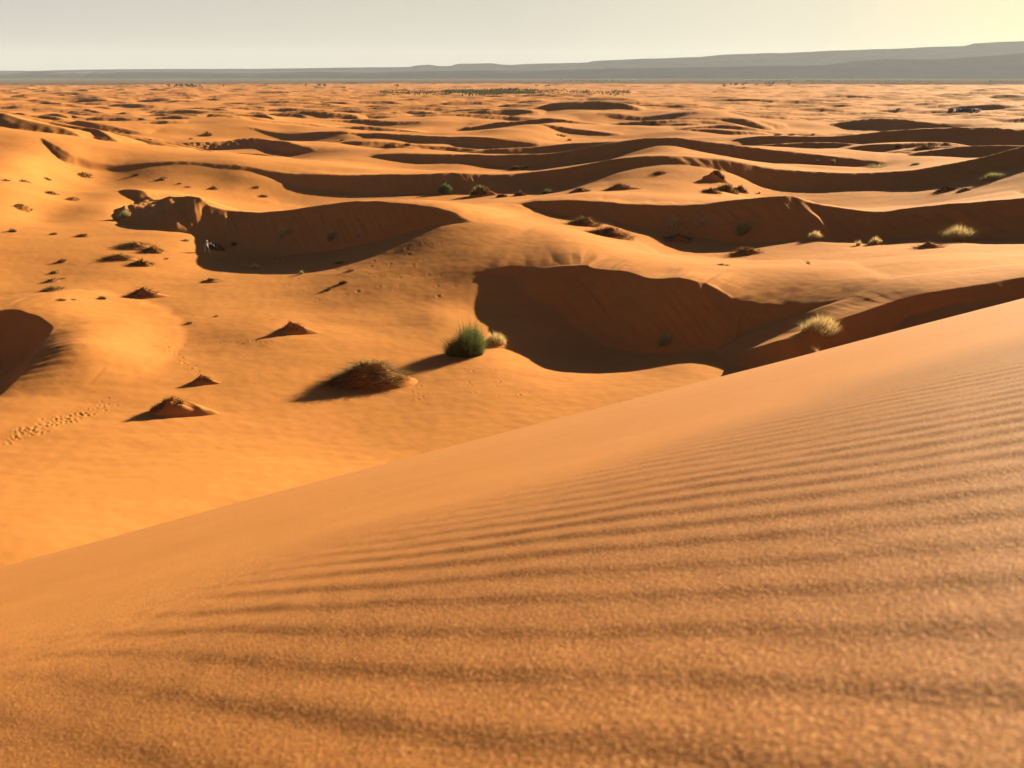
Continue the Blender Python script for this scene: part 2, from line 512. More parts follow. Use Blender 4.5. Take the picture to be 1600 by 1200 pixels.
def ramp(nt, fac, stops):
    n = nt.nodes.new('ShaderNodeValToRGB')
    e = n.color_ramp.elements
    while len(e) < len(stops):
        e.new(.5)
    for k, (p, c) in enumerate(stops):
        e[k].position = p; e[k].color = (*c, 1)
    nt.links.new(fac, n.inputs[0])
    return n.outputs[0]


def mix(nt, fac, a, b, blend='MIX'):
    n = nt.nodes.new('ShaderNodeMix'); n.data_type = 'RGBA'; n.blend_type = blend
    for sock, val in ((n.inputs[0], fac), (n.inputs[6], a), (n.inputs[7], b)):
        if isinstance(val, (int, float)):
            sock.default_value = val
        elif isinstance(val, tuple):
            sock.default_value = (*val, 1)
        else:
            nt.links.new(val, sock)
    return n.outputs[2]


def bump(nt, height, strength, dist, normal=None):
    n = nt.nodes.new('ShaderNodeBump')
    n.inputs['Strength'].default_value = strength; n.inputs['Distance'].default_value = dist
    nt.links.new(height, n.inputs['Height'])
    if normal is not None:
        nt.links.new(normal, n.inputs['Normal'])
    return n.outputs[0]


SAND = (0.40, 0.164, 0.043)


def sand_color(nt, pos):
    mp = nt.nodes.new('ShaderNodeMapping'); nt.links.new(pos, mp.inputs[0])
    mp.inputs['Rotation'].default_value = (0, 0, .35); mp.inputs['Scale'].default_value = (.35, 1, 1)
    a = noise(nt, mp.outputs[0], .09, 5, .62)
    c = ramp(nt, a, [(.3, tuple(k * s for k, s in zip(SAND, (.90, .87, .85)))), (.7, tuple(k * s for k, s in zip(SAND, (1.05, 1.07, 1.10))))])
    f = noise(nt, mp.outputs[0], 1.1, 4, .6)
    return mix(nt, 1.0, c, ramp(nt, f, [(.3, (.95, .94, .93)), (.7, (1.03, 1.035, 1.04))]), 'MULTIPLY')


def make_ground_mat():
    m, nt, bs = new_mat('desert sand')
    g = nt.nodes.new('ShaderNodeNewGeometry'); pos = g.outputs['Position']
    c = sand_color(nt, pos)
    sp = noise(nt, pos, 1.3, 5, .6)
    c = mix(nt, .15, c, ramp(nt, sp, [(.32, (.34, .140, .034)), (.6, SAND)]))
    at = nt.nodes.new('ShaderNodeAttribute'); at.attribute_name = 'gravel'
    pl = ramp(nt, noise(nt, pos, .004, 5), [(.35, (.070, .049, .036)), (.65, (.125, .088, .063))])
    c = mix(nt, at.outputs['Fac'], c, pl)
    nt.links.new(c, bs.inputs['Base Color'])
    bs.inputs['Roughness'].default_value = .95
    sp_ = nt.nodes.new('ShaderNodeMath'); sp_.operation = 'MULTIPLY_ADD'; nt.links.new(at.outputs['Fac'], sp_.inputs[0]); sp_.inputs[1].default_value = -.075; sp_.inputs[2].default_value = .075
    nt.links.new(sp_.outputs[0], bs.inputs['Specular IOR Level'])
    wv = nt.nodes.new('ShaderNodeTexWave'); wv.wave_type = 'BANDS'; wv.bands_direction = 'DIAGONAL'
    wv.inputs['Scale'].default_value = .85; wv.inputs['Distortion'].default_value = 5; wv.inputs['Detail'].default_value = 2; wv.inputs['Detail Scale'].default_value = .35
    nt.links.new(pos, wv.inputs['Vector'])
    b = bump(nt, noise(nt, pos, 14, 4, .65), .3, .03)
    b = bump(nt, wv.outputs['Fac'], .05, .02, b)
    nt.links.new(b, bs.inputs['Normal'])
    return m


def make_near_mat():
    m, nt, bs = new_mat('grainy sand')
    g = nt.nodes.new('ShaderNodeNewGeometry'); pos = g.outputs['Position']
    c0 = sand_color(nt, pos)
    at = nt.nodes.new('ShaderNodeAttribute'); at.attribute_name = 'coarse'; co = at.outputs['Fac']
    g1 = noise(nt, pos, 560, 2, .7)
    g2 = noise(nt, pos, 210, 2, .6)
    dk = tuple(k * f for k, f in zip(SAND, (.44, .40, .35)))  # darker coarse grains, with the shade between grains put into the colour
    grain = ramp(nt, g1, [(.30, (.06, .020, .006)), (.47, dk), (.60, SAND), (.70, (.80, .46, .18)), (.80, (.95, .80, .55))])  # the palest stop paints sparkle onto scattered grains
    grain2 = ramp(nt, g2, [(.32, (.20, .075, .020)), (.60, dk)])
    c = mix(nt, .92, dk, grain); c = mix(nt, .5, c, grain2)
    c = mix(nt, co, c0, c)
    nt.links.new(c, bs.inputs['Base Color'])
    bs.inputs['Roughness'].default_value = .75
    bs.inputs['Specular IOR Level'].default_value = .15
    b = bump(nt, g2, .6, .0020)
    b = bump(nt, g1, 1.0, .0013, b)
    nt.links.new(b, bs.inputs['Normal'])
    return m


M_GROUND = make_ground_mat()
M_NEAR = make_near_mat()


def tag(o, label=None, cat=None, group=None, kind=None):
    for k, v in (('label', label), ('category', cat), ('group', group), ('kind', kind)):
        if v:
            o[k] = v
    return o


# ---------------------------------------------------------------- the ground sheet
ground = grid_mesh('ground', GX, GY, GZ, NR, NT)
at = ground.data.attributes.new('gravel', 'FLOAT', 'POINT')
at.data.foreach_set('value', (1 - FIELD).astype(np.float32))
ground.data.materials.append(M_GROUND)
tag(ground, 'rolling field of orange sand dunes running out to a brown gravel plain', kind='structure')

# ---------------------------------------------------------------- the dune under the viewer
FA, FB, FD = 0.2824, -0.449, 0.125
NFG = math.sqrt(1 + FA * FA + FB * FB)
RW = np.array([1052.8, 1300.0]); RW /= np.hypot(*RW)


def near_dune():
    t1 = np.concatenate([np.radians(np.linspace(-180, -50, 40, endpoint=False)), np.radians(np.linspace(-50, 50, 560)), np.radians(np.linspace(50, 180, 41)[1:])])
    r1 = np.concatenate([[.03], steps(.08, .25, 60), steps(.25, 3.5, 720), steps(3.5, 12, 160), steps(12, 60, 160), steps(60, 95, 14)])
    X = (r1[:, None] * np.sin(t1)).ravel(); Y = (r1[:, None] * np.cos(t1)).ravel()
    r = np.hypot(X, Y)
    p = FA * X + FB * Y + CAM_Z - FD * NFG
    s = np.maximum(-(FA * X + FB * Y) / math.hypot(FA, FB), 0)            # distance down the fall line
    fw = np.maximum(Y, 0)
    z = p + 0.024 * fw - 0.00062 * fw * fw - 0.00010 * np.maximum(fw - 22, 0) ** 2
    z -= 0.0010 * np.minimum(X, 0) ** 2 * (fw > 0)
    # the ridge behind the viewer
    back = CAM_Z + 1.1 + .12 * X + .35 * (Y + 4)
    z = -smax(-z, -back, 1.0) - .25
    z = z + .25 * (1 - smooth01((-Y - 0) / 3)) 
    z = np.minimum(z, 60)
    # wind ripples across the slope
    k = X * RW[0] + Y * RW[1]
    al = X * RW[1] - Y * RW[0]
    sd = (-FA * X - FB * Y) / math.hypot(FA, FB)          # metres down the fall line: the rippled coarse sand lies above the smooth sand
    warp = 0.026 * pn(X / .55, Y / .55, 51) + .14 * pn(X / 2.1, Y / 2.1, 52) + .010 * pn(X / .14, Y / .14, 56)
    lam = .065
    ph = (k + warp) / lam
    f = ph - np.floor(ph)
    prof = np.where(f < .34, f / .34, (1 - f) / .66)
    prof = smooth01(prof)
    amp = .72 + .55 * pn(X / .42 + 7, Y / .30, 53) + .35 * pn(X / 1.4, Y / 1.4, 54)
    amp = np.clip(amp, .08, 1.2) * (1 - smooth01((sd - .50) / .80)) * (1 - smooth01((r - 5) / 3)) * (1 - smooth01((np.abs(np.arctan2(X, Y)) - .72) / .14)) * (1 - .75 * smooth01((-X - .35 * r) / (.35 * r + .01)))
    z = z + 0.0027 * prof * amp
    z = z + .0012 * pn(X / .035, Y / .035, 58) * (1 - smooth01((r - .8) / 1.2))
    z = z + .003 * pn(X / .25, Y / .25, 55) * (1 - smooth01((r - 2) / 4)) + .02 * pn(X / 3.5, Y / 3.5, 57) * smooth01((r - 2) / 5)
    z -= 3.0 * smooth01((r - 78) / 15)
    o = grid_mesh('sand_dune', X, Y, z, len(r1), len(t1))
    ca = o.data.attributes.new('coarse', 'FLOAT', 'POINT')
    ca.data.foreach_set('value', (1 - smooth01((sd + .3 * pn(X / .6, Y / .6, 59) - .45) / 1.0)).astype(np.float32))
    o.data.materials.append(M_NEAR)
    return o


dune = near_dune()
tag(dune, 'steep rippled sand dune slope in the foreground under the viewer', kind='structure')

# ---------------------------------------------------------------- the tableland on the horizon
def range_mesh(name, top, R, depth, seed, cliff=.45, base_z=-8):
    """a dissected table mountain: gullied talus, a cliff band and a flat top running back"""
    us = [p[0] for p in top]; vs = [p[1] for p in top]
    u = np.linspace(us[0], us[-1], 520)
    v = np.interp(u, us, vs)
    tt = np.array([math.atan2(*ray(a, 117)[:2]) for a in u])
    H = (117 - v) / F * R / np.cos(tt) * 1.0 + CAM_Z - base_z
    fr = np.concatenate([np.linspace(-.9, .25, 46), np.linspace(.3, 3.0, 10)])
    X = np.empty((len(fr), len(u))); Y = X.copy(); Z = X.copy()
    for i, f in enumerate(fr):
        arc = tt * R
        g = pn(arc / 420 + 0 * arc, f * .4 + 0 * arc, seed) * .14 + pn(arc / 140, f * .9 + 0 * arc, seed + 1) * .05
        ff = f + g * (1 if f < .3 else 0)
        talus = smooth01((ff + .9) / .9) ** 1.3 * (1 - cliff)
        step = cliff * (smooth01((ff - .0) / .10) * .6 + smooth01((ff + .35) / .08) * .4)
        rel = np.clip(talus + step, 0, 1)
        rad = R / np.cos(tt) * 1.0 + f * np.minimum(H * 1.9, depth)
        X[i] = rad * np.sin(tt); Y[i] = rad * np.cos(tt)
        Z[i] = base_z + H * rel * (1 + .02 * pn(arc / 300, 0 * arc + f, seed + 2))
    Z[0] -= 6
    o = grid_mesh(name, X.ravel(), Y.ravel(), Z.ravel(), len(fr), len(u))
    return o


m_rock, nt, bs = new_mat('tableland rock')
g = nt.nodes.new('ShaderNodeNewGeometry')
mp = nt.nodes.new('ShaderNodeMapping'); nt.links.new(g.outputs['Position'], mp.inputs[0]); mp.inputs['Scale'].default_value = (1, 1, 14)
c = ramp(nt, noise(nt, mp.outputs[0], .004, 6, .6), [(.32, (.11, .085, .07)), (.5, (.13, .10, .083)), (.68, (.16, .122, .10))])
nt.links.new(c, bs.inputs['Base Color']); bs.inputs['Roughness'].default_value = .95; bs.inputs['Specular IOR Level'].default_value = .1
TOP_MAIN = [(-700, 108), (-200, 112), (0, 112), (60, 112), (130, 110.5), (240, 109.5), (400, 109), (480, 108), (560, 107), (640, 106.3), (652, 104), (672, 103), (684, 105), (704, 105), (714, 102),
            (770, 101), (784, 103), (800, 103.3), (822, 102), (870, 101), (919, 100), (925, 98), (1000, 95.4), (1090, 93), (1126, 90.3), (1200, 88.3), (1215, 88.8), (1300, 86), (1440, 83), (1500, 81.6), (1511, 79), (1600, 77), (1900, 76), (2300, 84)]
TOP_LOW = [(-700, 114), (-100, 116), (0, 117), (30, 115), (55, 113), (76, 113), (100, 115.3), (116, 114), (132, 116.2), (147, 113.6), (162, 115), (190, 113.2), (320, 114), (400, 115.4), (500, 112.6), (580, 114.5), (620, 113),
           (760, 111), (820, 112), (900, 109.5), (1000, 108), (1180, 105.5), (1290, 104), (1330, 99.5), (1380, 97), (1460, 98), (1560, 93), (1600, 91), (1900, 90), (2300, 100)]
for nm, top, R, dp, sd, cl in (('mesa', TOP_MAIN, 9200, 900, 81, .5), ('foothills', TOP_LOW, 6800, 620, 91, .25)):
    o = range_mesh(nm, top, R, dp, sd, cl); o.data.materials.append(m_rock)
    tag(o, {'mesa': 'long flat topped grey tableland along the horizon', 'foothills': 'low dark grey hills in front of the tableland'}[nm], kind='structure')

# ---------------------------------------------------------------- desert air
me = bpy.data.meshes.new('haze')
bx = [(-13000, 13000), (-300, 12500), (-40, 330)]
vs = [(x, y, z) for x in bx[0] for y in bx[1] for z in bx[2]]
me.from_pydata(vs, [], [(0, 1, 3, 2), (4, 6, 7, 5), (0, 4, 5, 1), (2, 3, 7, 6), (0, 2, 6, 4), (1, 5, 7, 3)])
hz = bpy.data.objects.new('haze', me); COL.objects.link(hz); tag(hz, 'thin bluish dust haze over the desert', kind='stuff')
mh = bpy.data.materials.new('haze'); mh.use_nodes = True; hn = mh.node_tree; hn.nodes.clear()
ho = hn.nodes.new('ShaderNodeOutputMaterial'); hv = hn.nodes.new('ShaderNodeVolumePrincipled'); hn.links.new(hv.outputs[0], ho.inputs['Volume'])
hv.inputs['Color'].default_value = (.70, .78, .95, 1); hv.inputs['Density'].default_value = 3.7e-5
me.materials.append(mh)

# ---------------------------------------------------------------- camera
cam = bpy.data.cameras.new('camera'); co = bpy.data.objects.new('camera', cam); COL.objects.link(co)
cam.sensor_width = 36; cam.lens = 36 * F / 1600
cam.clip_start = .01; cam.clip_end = 60000
co.location = (0, 0, CAM_Z); co.rotation_euler = (math.pi / 2 - PITCH, 0, 0)
cam.dof.use_dof = True; cam.dof.focus_distance = 45; cam.dof.aperture_fstop = 14
S.camera = co

# ---------------------------------------------------------------- light
w = bpy.data.worlds.new('World'); S.world = w; w.use_nodes = True
nt = w.node_tree; nt.nodes.clear()
wo = nt.nodes.new('ShaderNodeOutputWorld'); bg = nt.nodes.new('ShaderNodeBackground')
sky = nt.nodes.new('ShaderNodeTexSky'); sky.sky_type = 'NISHITA'; sky.sun_disc = False
sky.sun_elevation = SUN_EL; sky.sun_rotation = SUN_AZ
sky.air_density = 1.0; sky.dust_density = 3.0; sky.ozone_density = 1.0; sky.altitude = 800
# desert dust: a pale band along the horizon, warmer toward the sun, clear sky above it
def math_node(op, a, b=None, c=None):
    n = nt.nodes.new('ShaderNodeMath'); n.operation = op
    for i, v in enumerate((a, b, c)):
        if v is None:
            continue
        if isinstance(v, (int, float)):
            n.inputs[i].default_value = v
        else:
            nt.links.new(v, n.inputs[i])
    return n.outputs[0]


tc = nt.nodes.new('ShaderNodeTexCoord'); sx = nt.nodes.new('ShaderNodeSeparateXYZ'); nt.links.new(tc.outputs['Generated'], sx.inputs[0])
az = math_node('ADD', math_node('MULTIPLY', sx.outputs[0], math.sin(SUN_AZ)), math_node('MULTIPLY', sx.outputs[1], math.cos(SUN_AZ)))
band = ramp(nt, math_node('MULTIPLY_ADD', az, .5, .5), [(0, (1.7, 1.66, 1.55)), (.57, (2.72, 2.58, 2.36)), (.82, (3.2, 3.02, 2.5)), (.93, (4.1, 3.75, 2.85)), (.98, (5.6, 4.7, 2.7))])
up = nt.nodes.new('ShaderNodeMapRange'); up.interpolation_type = 'SMOOTHSTEP'
nt.links.new(sx.outputs[2], up.inputs[0]); up.inputs[1].default_value = .05; up.inputs[2].default_value = .32
dim = mix(nt, 1.0, sky.outputs[0], (.225, .25, .29), 'MULTIPLY')
nt.links.new(mix(nt, up.outputs[0], band, dim), bg.inputs[0]); bg.inputs[1].default_value = .05
nt.links.new(bg.outputs[0], wo.inputs[0])
sl = bpy.data.lights.new('sun', 'SUN'); sl.energy = 5; sl.angle = math.radians(.53); sl.color = (1, .82, .51)
so = bpy.data.objects.new('sun', sl); COL.objects.link(so)
d = (math.sin(SUN_AZ) * math.cos(SUN_EL), math.cos(SUN_AZ) * math.cos(SUN_EL), math.sin(SUN_EL))
from mathutils import Vector
so.rotation_euler = Vector(d).to_track_quat('Z', 'Y').to_euler()
so.location = (60, 50, 60)

S.view_settings.view_transform = 'Standard'; S.view_settings.look = 'None'
S.view_settings.exposure = 2.06; S.view_settings.gamma = 1
S.render.engine = 'CYCLES'
S.cycles.use_denoising = True
print('script', time.time() - T0)
# ---------------------------------------------------------------- plants
FWD = np.array([0, CP, -SP])


def px_m(x, y, z):
    return float(np.dot(np.array([x, y, z - CAM_Z]), FWD)) / F


def plant_mat(name, a, b, trans=.35, skew=0):
    m = bpy.data.materials.new(name); m.use_nodes = True; nt = m.node_tree; nt.nodes.clear()
    out = nt.nodes.new('ShaderNodeOutputMaterial')
    g = nt.nodes.new('ShaderNodeNewGeometry'); rnd = g.outputs['Random Per Island']
    c = ramp(nt, rnd, [(0.0, a), (skew, tuple(q * 1.5 for q in a)), (1.0, b)]) if skew else ramp(nt, rnd, [(0.0, a), (1.0, b)])
    d1 = nt.nodes.new('ShaderNodeBsdfDiffuse'); d2 = nt.nodes.new('ShaderNodeBsdfTranslucent')
    nt.links.new(c, d1.inputs[0]); nt.links.new(c, d2.inputs[0])
    ms = nt.nodes.new('ShaderNodeMixShader'); ms.inputs[0].default_value = trans
    nt.links.new(d1.outputs[0], ms.inputs[1]); nt.links.new(d2.outputs[0], ms.inputs[2]); nt.links.new(ms.outputs[0], out.inputs[0])
    return m


PM = {
    'green': plant_mat('broom green', (.055, .078, .022), (.185, .200, .075), .30),
    'golden': plant_mat('golden straw', (.34, .24, .10), (.74, .58, .30), .40),
    'olive': plant_mat('olive grass', (.20, .18, .075), (.50, .44, .22), .35),
    'dry': plant_mat('dead brown twigs', (.035, .022, .011), (.16, .095, .040), .12, .6),
    'mixed': plant_mat('half dry scrub', (.040, .025, .010), (.50, .30, .11), .25, .5),
    'tree': plant_mat('far tree leaves', (.022, .030, .014), (.06, .075, .03), .2),
}


def mesh_obj(name, V, Fc, mat, loc, parent=None, smooth=False):
    me = bpy.data.meshes.new(name); me.from_pydata(V, [], Fc)
    if smooth:
        me.polygons.foreach_set('use_smooth', [True] * len(me.polygons))
    me.materials.append(mat)
    o = bpy.data.objects.new(name, me); COL.objects.link(o)
    if parent is not None:
        o.parent = parent
    else:
        o.location = loc
    return o


def blades(g, n, rx, ry, h, lean, wid, zf, seg=3, core=.5, fan=1.0, outline=.45, flat=0.0):
    """n thin curved stems rooted in an ellipse, fanning outward; zf(x, y) is the local ground"""
    V, Fc = [], []
    for _ in range(n):
        a = g.uniform(0, 2 * math.pi); q = math.sqrt(g.random())
        bx, by = rx * core * q * math.cos(a), ry * core * q * math.sin(a)
        L = h * (g.uniform(.35, .85) if g.random() < .8 else g.uniform(.8, 1.1)) * (1 - outline * q * q)
        ox = math.cos(a) * (rx - rx * core) * q * fan + g.gauss(0, lean * h * .35)
        oy = math.sin(a) * (ry - ry * core) * q * fan + g.gauss(0, lean * h * .35)
        if flat:
            ox += g.gauss(0, flat); oy += g.gauss(0, flat * .6)
        droop = g.uniform(0, lean) * L * .5
        z0 = zf(bx, by) - .04
        fa = g.uniform(0, math.pi); wx, wy = math.cos(fa) * wid / 2, math.sin(fa) * wid / 2
        i0 = len(V)
        for k in range(seg):
            t = k / seg; ww = 1 - .75 * t
            x = bx + ox * t ** 1.3; y = by + oy * t ** 1.3; z = z0 + L * t - droop * t * t
            V.append((x - wx * ww, y - wy * ww, z)); V.append((x + wx * ww, y + wy * ww, z))
        V.append((bx + ox, by + oy, z0 + L - droop))
        for k in range(seg - 1):
            Fc.append((i0 + 2 * k, i0 + 2 * k + 1, i0 + 2 * k + 3, i0 + 2 * k + 2))
        Fc.append((i0 + 2 * seg - 2, i0 + 2 * seg - 1, i0 + 2 * seg))
    return V, Fc


def mound(g, ox, oy, rx, ry, h, peak, tail, sd):
    """a drift of sand held by the plant: steep on the shaded side, a smooth tail on the other"""
    nr, na = 16, 40
    X, Y, R = [], [], []
    for i in range(nr + 1):
        for j in range(na):
            a = 2 * math.pi * j / na; f = i / nr * 1.12
            ex = rx * (tail if math.cos(a) > 0 else 1)
            X.append(math.cos(a) * ex * f); Y.append(math.sin(a) * ry * f * (1 - .35 * max(math.cos(a), 0) * (tail > 1.3))); R.append(f)
    X, Y, R = np.array(X), np.array(Y), np.array(R)
    def lump(px_, py_):
        return pn(px_ / (rx * .5) + sd, py_ / (ry * .5) + sd, 61) * .8 + pn(px_ / (rx * .22) + sd, py_ / (ry * .22), 62) * .30
    n = lump(X, Y)
    prof = np.clip(1.12 - np.sqrt(R * R + .0144), 0, 1) ** peak
    Z = ground_za(X + ox, Y + oy) - ground_z(ox, oy)
    hz_ = h * prof * (1 + n * .6) * (1 + .0 * X)
    Z = Z + hz_ - .06 * np.clip((R - .9) / .2, 0, 1) + .012
    V = list(zip(X.tolist(), Y.tolist(), Z.tolist()))
    Fc = [tuple(range(na))]
    for i in range(nr):
        for j in range(na):
            j2 = (j + 1) % na
            Fc.append((i * na + j, (i + 1) * na + j, (i + 1) * na + j2, i * na + j2))
    Fc = Fc[1:]

    def zf(x, y):
        ex = rx * (tail if x > 0 else 1)
        f = math.hypot(x / ex, y / ry) / 1.0
        return float(ground_za(np.array([ox + x]), np.array([oy + y]))[0]) - ground_z(ox, oy) + h * min(max(1.12 - math.sqrt(f * f + .0144), 0), 1) ** peak * (1 + .6 * float(lump(np.array([x]), np.array([y]))[0]))
    return V, Fc, zf


def plant(u, v, wp, hp, kind, label, cat, name, md=0.0, peak=1.5, tail=1.0, n=None, group='plants scattered over the dunes', bx=0.0, bw=1.0, lean=.5, seed=None):
    """md: share of the height that is sand mound; bx: where on the mound the stems stand (-1 left .. 1 right); bw: their spread"""
    x, y, z, r = ground_hit(u, v - hp * .12)
    s = px_m(x, y, z)
    g = random.Random(seed if seed is not None else int(u * 7 + v * 13))
    W, H = wp * s * (1.18 if md > .45 else 1), hp * s * 1.03
    root = bpy.data.objects.new(name, None); COL.objects.link(root); root.location = (x, y, z); root.empty_display_size = .3
    tag(root, label, cat, group)
    zf = lambda a, b: float(ground_za(np.array([x + a]), np.array([y + b]))[0]) - z
    big = wp >= 24
    if md > 0:
        V, Fc, zf = mound(g, x, y, W * .5, W * (.28 if md > .45 else .42), H * md, peak, tail, u * .01)
        mesh_obj('sand_mound', V, Fc, M_GROUND, None, root, True)
    area = wp * hp
    nb = int(1.5 * (n or np.clip(area * .9, 30, 1500)))
    rx = W * .5 * bw; ry = W * (.28 if md > .45 else .40) * bw
    wid = s * (.62 if wp < 40 else .5)
    cx = bx * W * .5 * (1 - bw * .5)

    def zf2(a, b):
        return zf(a + cx, b)
    hh = H * (1.06 - md + ((.04 if wp > 80 else .13) if md > .45 else 0)) if md else H
    if md > .45:
        wid *= 1.5; nb = int(nb * 1.1)
    if kind == 'green' and wp > 40:                      # several broom clumps of unequal height
        V, Fc = [], []
        for q in range(11):
            a = g.uniform(0, 6.283); d_ = math.sqrt(g.random()) * .72
            k = g.uniform(.8, 1.5) * (1.08 - .40 * d_ * d_)
            v2, f2 = blades(g, nb // 11, rx * .46, ry * .46, hh * k, lean * 1.1, wid, lambda p, q2: zf2(p, q2), core=.45, outline=.55)
            sx_, sy_ = math.cos(a) * rx * d_, math.sin(a) * ry * d_
            b0 = len(V); V += [(p[0] + sx_, p[1] + sy_, p[2]) for p in v2]; Fc += [tuple(b0 + i for i in f) for f in f2]
    else:
        V, Fc = blades(g, nb, rx, ry, hh, lean, wid, zf2, core=(1.0 if kind in ('dry', 'mixed') else .85) if md > 0 else .6, flat=(W * .12 if wp > 2.6 * hp else 0) + (W * .05 if md > .45 else 0))
    V = [(a + cx, b, c) for a, b, c in V]
    mesh_obj({'green': 'stems', 'golden': 'grass_blades', 'olive': 'grass_blades', 'dry': 'dead_twigs', 'mixed': 'twigs'}[kind], V, Fc, PM[kind], None, root)
    if big and kind in ('green', 'golden', 'mixed') and hp > 16:
        V, Fc = blades(g, max(20, nb // 6), rx * 1.12, ry * 1.12, hh * 1.12, lean * 1.3, wid * .8, zf2, core=.6)
        V = [(a + cx, b, c) for a, b, c in V]
        mesh_obj('loose_stalks', V, Fc, PM['golden' if kind != 'green' else 'green'], None, root)
    return root


GT, SH, HU = ('grass tuft', 'grass_tuft'), ('shrub', 'desert_shrub'), ('sand hummock', 'sand_hummock')
P = plant
# --- around the basin nearest the viewer
P(727, 559, 72, 48, 'green', 'large bright green broom bush with a long shadow on lit sand', 'shrub', 'broom_bush', n=3600, lean=.30)
P(775, 541, 44, 25, 'golden', 'low golden grass patch beside the large green broom bush', *GT, md=.35, n=420, tail=1.4, bw=.8)
P(577, 602, 96, 36, 'mixed', 'largest dark hummock topped with dead brown scrub, left of the green bush', *HU, md=.84, peak=1.15, n=3400, bw=1.04, bx=0, tail=1.25, lean=1.0)
P(274, 647, 64, 26, 'dry', 'pointed hummock with dark twigs left and a pale sand flank right, nearest the viewer', *HU, md=.85, peak=1.0, tail=1.7, bw=.75, bx=-.5, n=500)
P(316, 599, 28, 13, 'dry', 'small dark pointed hummock at the end of the footprint trail', *HU, md=.8, tail=1.8, bw=.9, n=260)
P(458, 520, 44, 17, 'dry', 'dark hummock with a pale top above the line of footprints', *HU, md=.85, tail=1.6, bw=.85, bx=-.3, n=240)
P(1281, 518, 64, 30, 'golden', 'tall golden grass clump on the shaded ridge above the foreground slope', *GT, md=.25, n=900, tail=1.2, lean=.55)
P(1038, 538, 28, 20, 'olive', 'pale olive grass tuft alone deep in the large shadow', *GT, n=260)
P(296, 506, 12, 6, 'dry', 'tiny dry sprig on the flat right of the round hollow', *GT)
P(338, 495, 9, 5, 'dry', 'tiny dry sprig with a few dots of debris trailing to its right', *GT)
# --- middle left, in and below the long left slip face
P(225, 464, 44, 15, 'dry', 'dark hummock with a long pointed shadow above the round hollow', *HU, md=.75, tail=1.5, bw=.85, bx=-.1, n=300)
P(160, 468, 16, 8, 'dry', 'small leaning dry sprig just above the hollow rim', *GT)
P(96, 470, 17, 6, 'dry', 'flat dry sprig above the rim of the round hollow, leftmost there', *GT)
P(115, 469, 11, 4, 'dry', 'smallest dry sprig on the hollow rim, right of the flat one', *GT)
P(83, 455, 36, 11, 'mixed', 'wide low brown shrub, lowest of the column of tufts on the left flat', *SH, md=.4)
P(82, 440, 22, 7, 'dry', 'small dark tuft second from the bottom of the left column', *GT, md=.4)
P(98, 436, 12, 4, 'dry', 'faint dry sprig in the left column, right of its neighbours', *GT)
P(87, 427, 18, 6, 'dry', 'dark dry tuft in the middle of the left column', *GT, md=.4)
P(97, 410, 14, 8, 'dry', 'upright dry tuft at the top of the left column', *GT, md=.3)
P(212, 387, 48, 10, 'mixed', 'long flat scrub mound, uppermost on the flat below the left shadow', *HU, md=.6, tail=1.1)
P(240, 394, 28, 10, 'dry', 'small scrub mound right under the long flat one', *HU, md=.6)
P(184, 406, 40, 10, 'mixed', 'ragged scrub mound with a trailing end on the left flat', *HU, md=.6, tail=1.4)
P(260, 405, 10, 4, 'dry', 'tiny pale sprig right of the ragged scrub mound', *GT)
P(222, 415, 32, 10, 'dry', 'dense dark scrub mound, lowest of the flat group on the left', *HU, md=.6)
P(330, 441, 26, 7, 'dry', 'low dune bump with sparse twigs below the left shadow', *HU, md=.7)
P(398, 421, 18, 9, 'golden', 'sandy knob with green and straw blades at the tip of the left shadow', *HU, md=.6, tail=1.5)
P(437, 412, 16, 8, 'golden', 'small peaked sand knob on the edge of the left shadow', *HU, md=.7, tail=1.3)
P(472, 429, 7, 9, 'olive', 'thin upright green sprig on the lit slope below the left shadow', *GT)
P(530, 412, 20, 5, 'dry', 'flat dead twigs on the ramp under the left shadow', *GT)
P(548, 424, 18, 5, 'dry', 'second line of flat dead twigs, lower on the ramp', *GT)
P(512, 454, 14, 6, 'dry', 'dry sprig with a shadow, left of a pair on the lower ramp', *GT)
P(536, 444, 17, 8, 'dry', 'dry sprig upper right of the pair on the lower ramp', *GT)
P(365, 384, 11, 9, 'green', 'small green tuft in the shadow right of the white branches', *GT)
P(336, 391, 26, 12, 'mixed', 'brown scrub hummock right behind the white branches', *HU, md=.5)
P(293, 377, 11, 8, 'golden', 'straw tuft on the shadow edge left of the white branches', *GT)
P(195, 340, 22, 13, 'olive', 'olive and straw bush inside the left shadow near its upper end', *SH, md=.3)
P(240, 341, 7, 5, 'golden', 'tiny pale sprig in the shadow right of the olive and straw bush', *GT)
P(440, 374, 18, 20, 'golden', 'upright straw bush with a lit sand tail in the middle of the left shadow', *SH, md=.3, tail=1.8)
P(518, 376, 15, 17, 'olive', 'second upright straw bush in the left shadow, toward its right end', *SH, md=.2)
P(560, 368, 13, 7, 'golden', 'low pale sprig right of the two straw bushes in the left shadow', *GT)
P(130, 370, 20, 6, 'dry', 'low sandy tuft on the lit slope below the left shadow tip', *GT, md=.5)
P(84, 367, 14, 6, 'dry', 'tiny dry tuft on the lit slope, left of the shadow tip', *GT)
P(20, 363, 14, 8, 'dry', 'faint bent sprig at the left frame edge above the flat', *GT)
P(38, 327, 26, 9, 'dry', 'pointed dark tuft with its shadow on the bright left slope', *GT, md=.4)
P(115, 313, 22, 7, 'dry', 'two lobed dark tuft on the left slope under the crest', *GT, md=.4)
P(82, 304, 20, 7, 'dry', 'slanted dark tuft on the left slope, upper left', *GT, md=.3)
P(10, 283, 15, 5, 'dry', 'dark speck of scrub at the foot of the big left dune, leftmost', *GT)
P(40, 286, 18, 7, 'mixed', 'small peaked scrub at the foot of the big left dune', *GT, md=.4)
P(75, 281, 14, 5, 'dry', 'low scrub below the dark hollow of the big left dune', *GT)
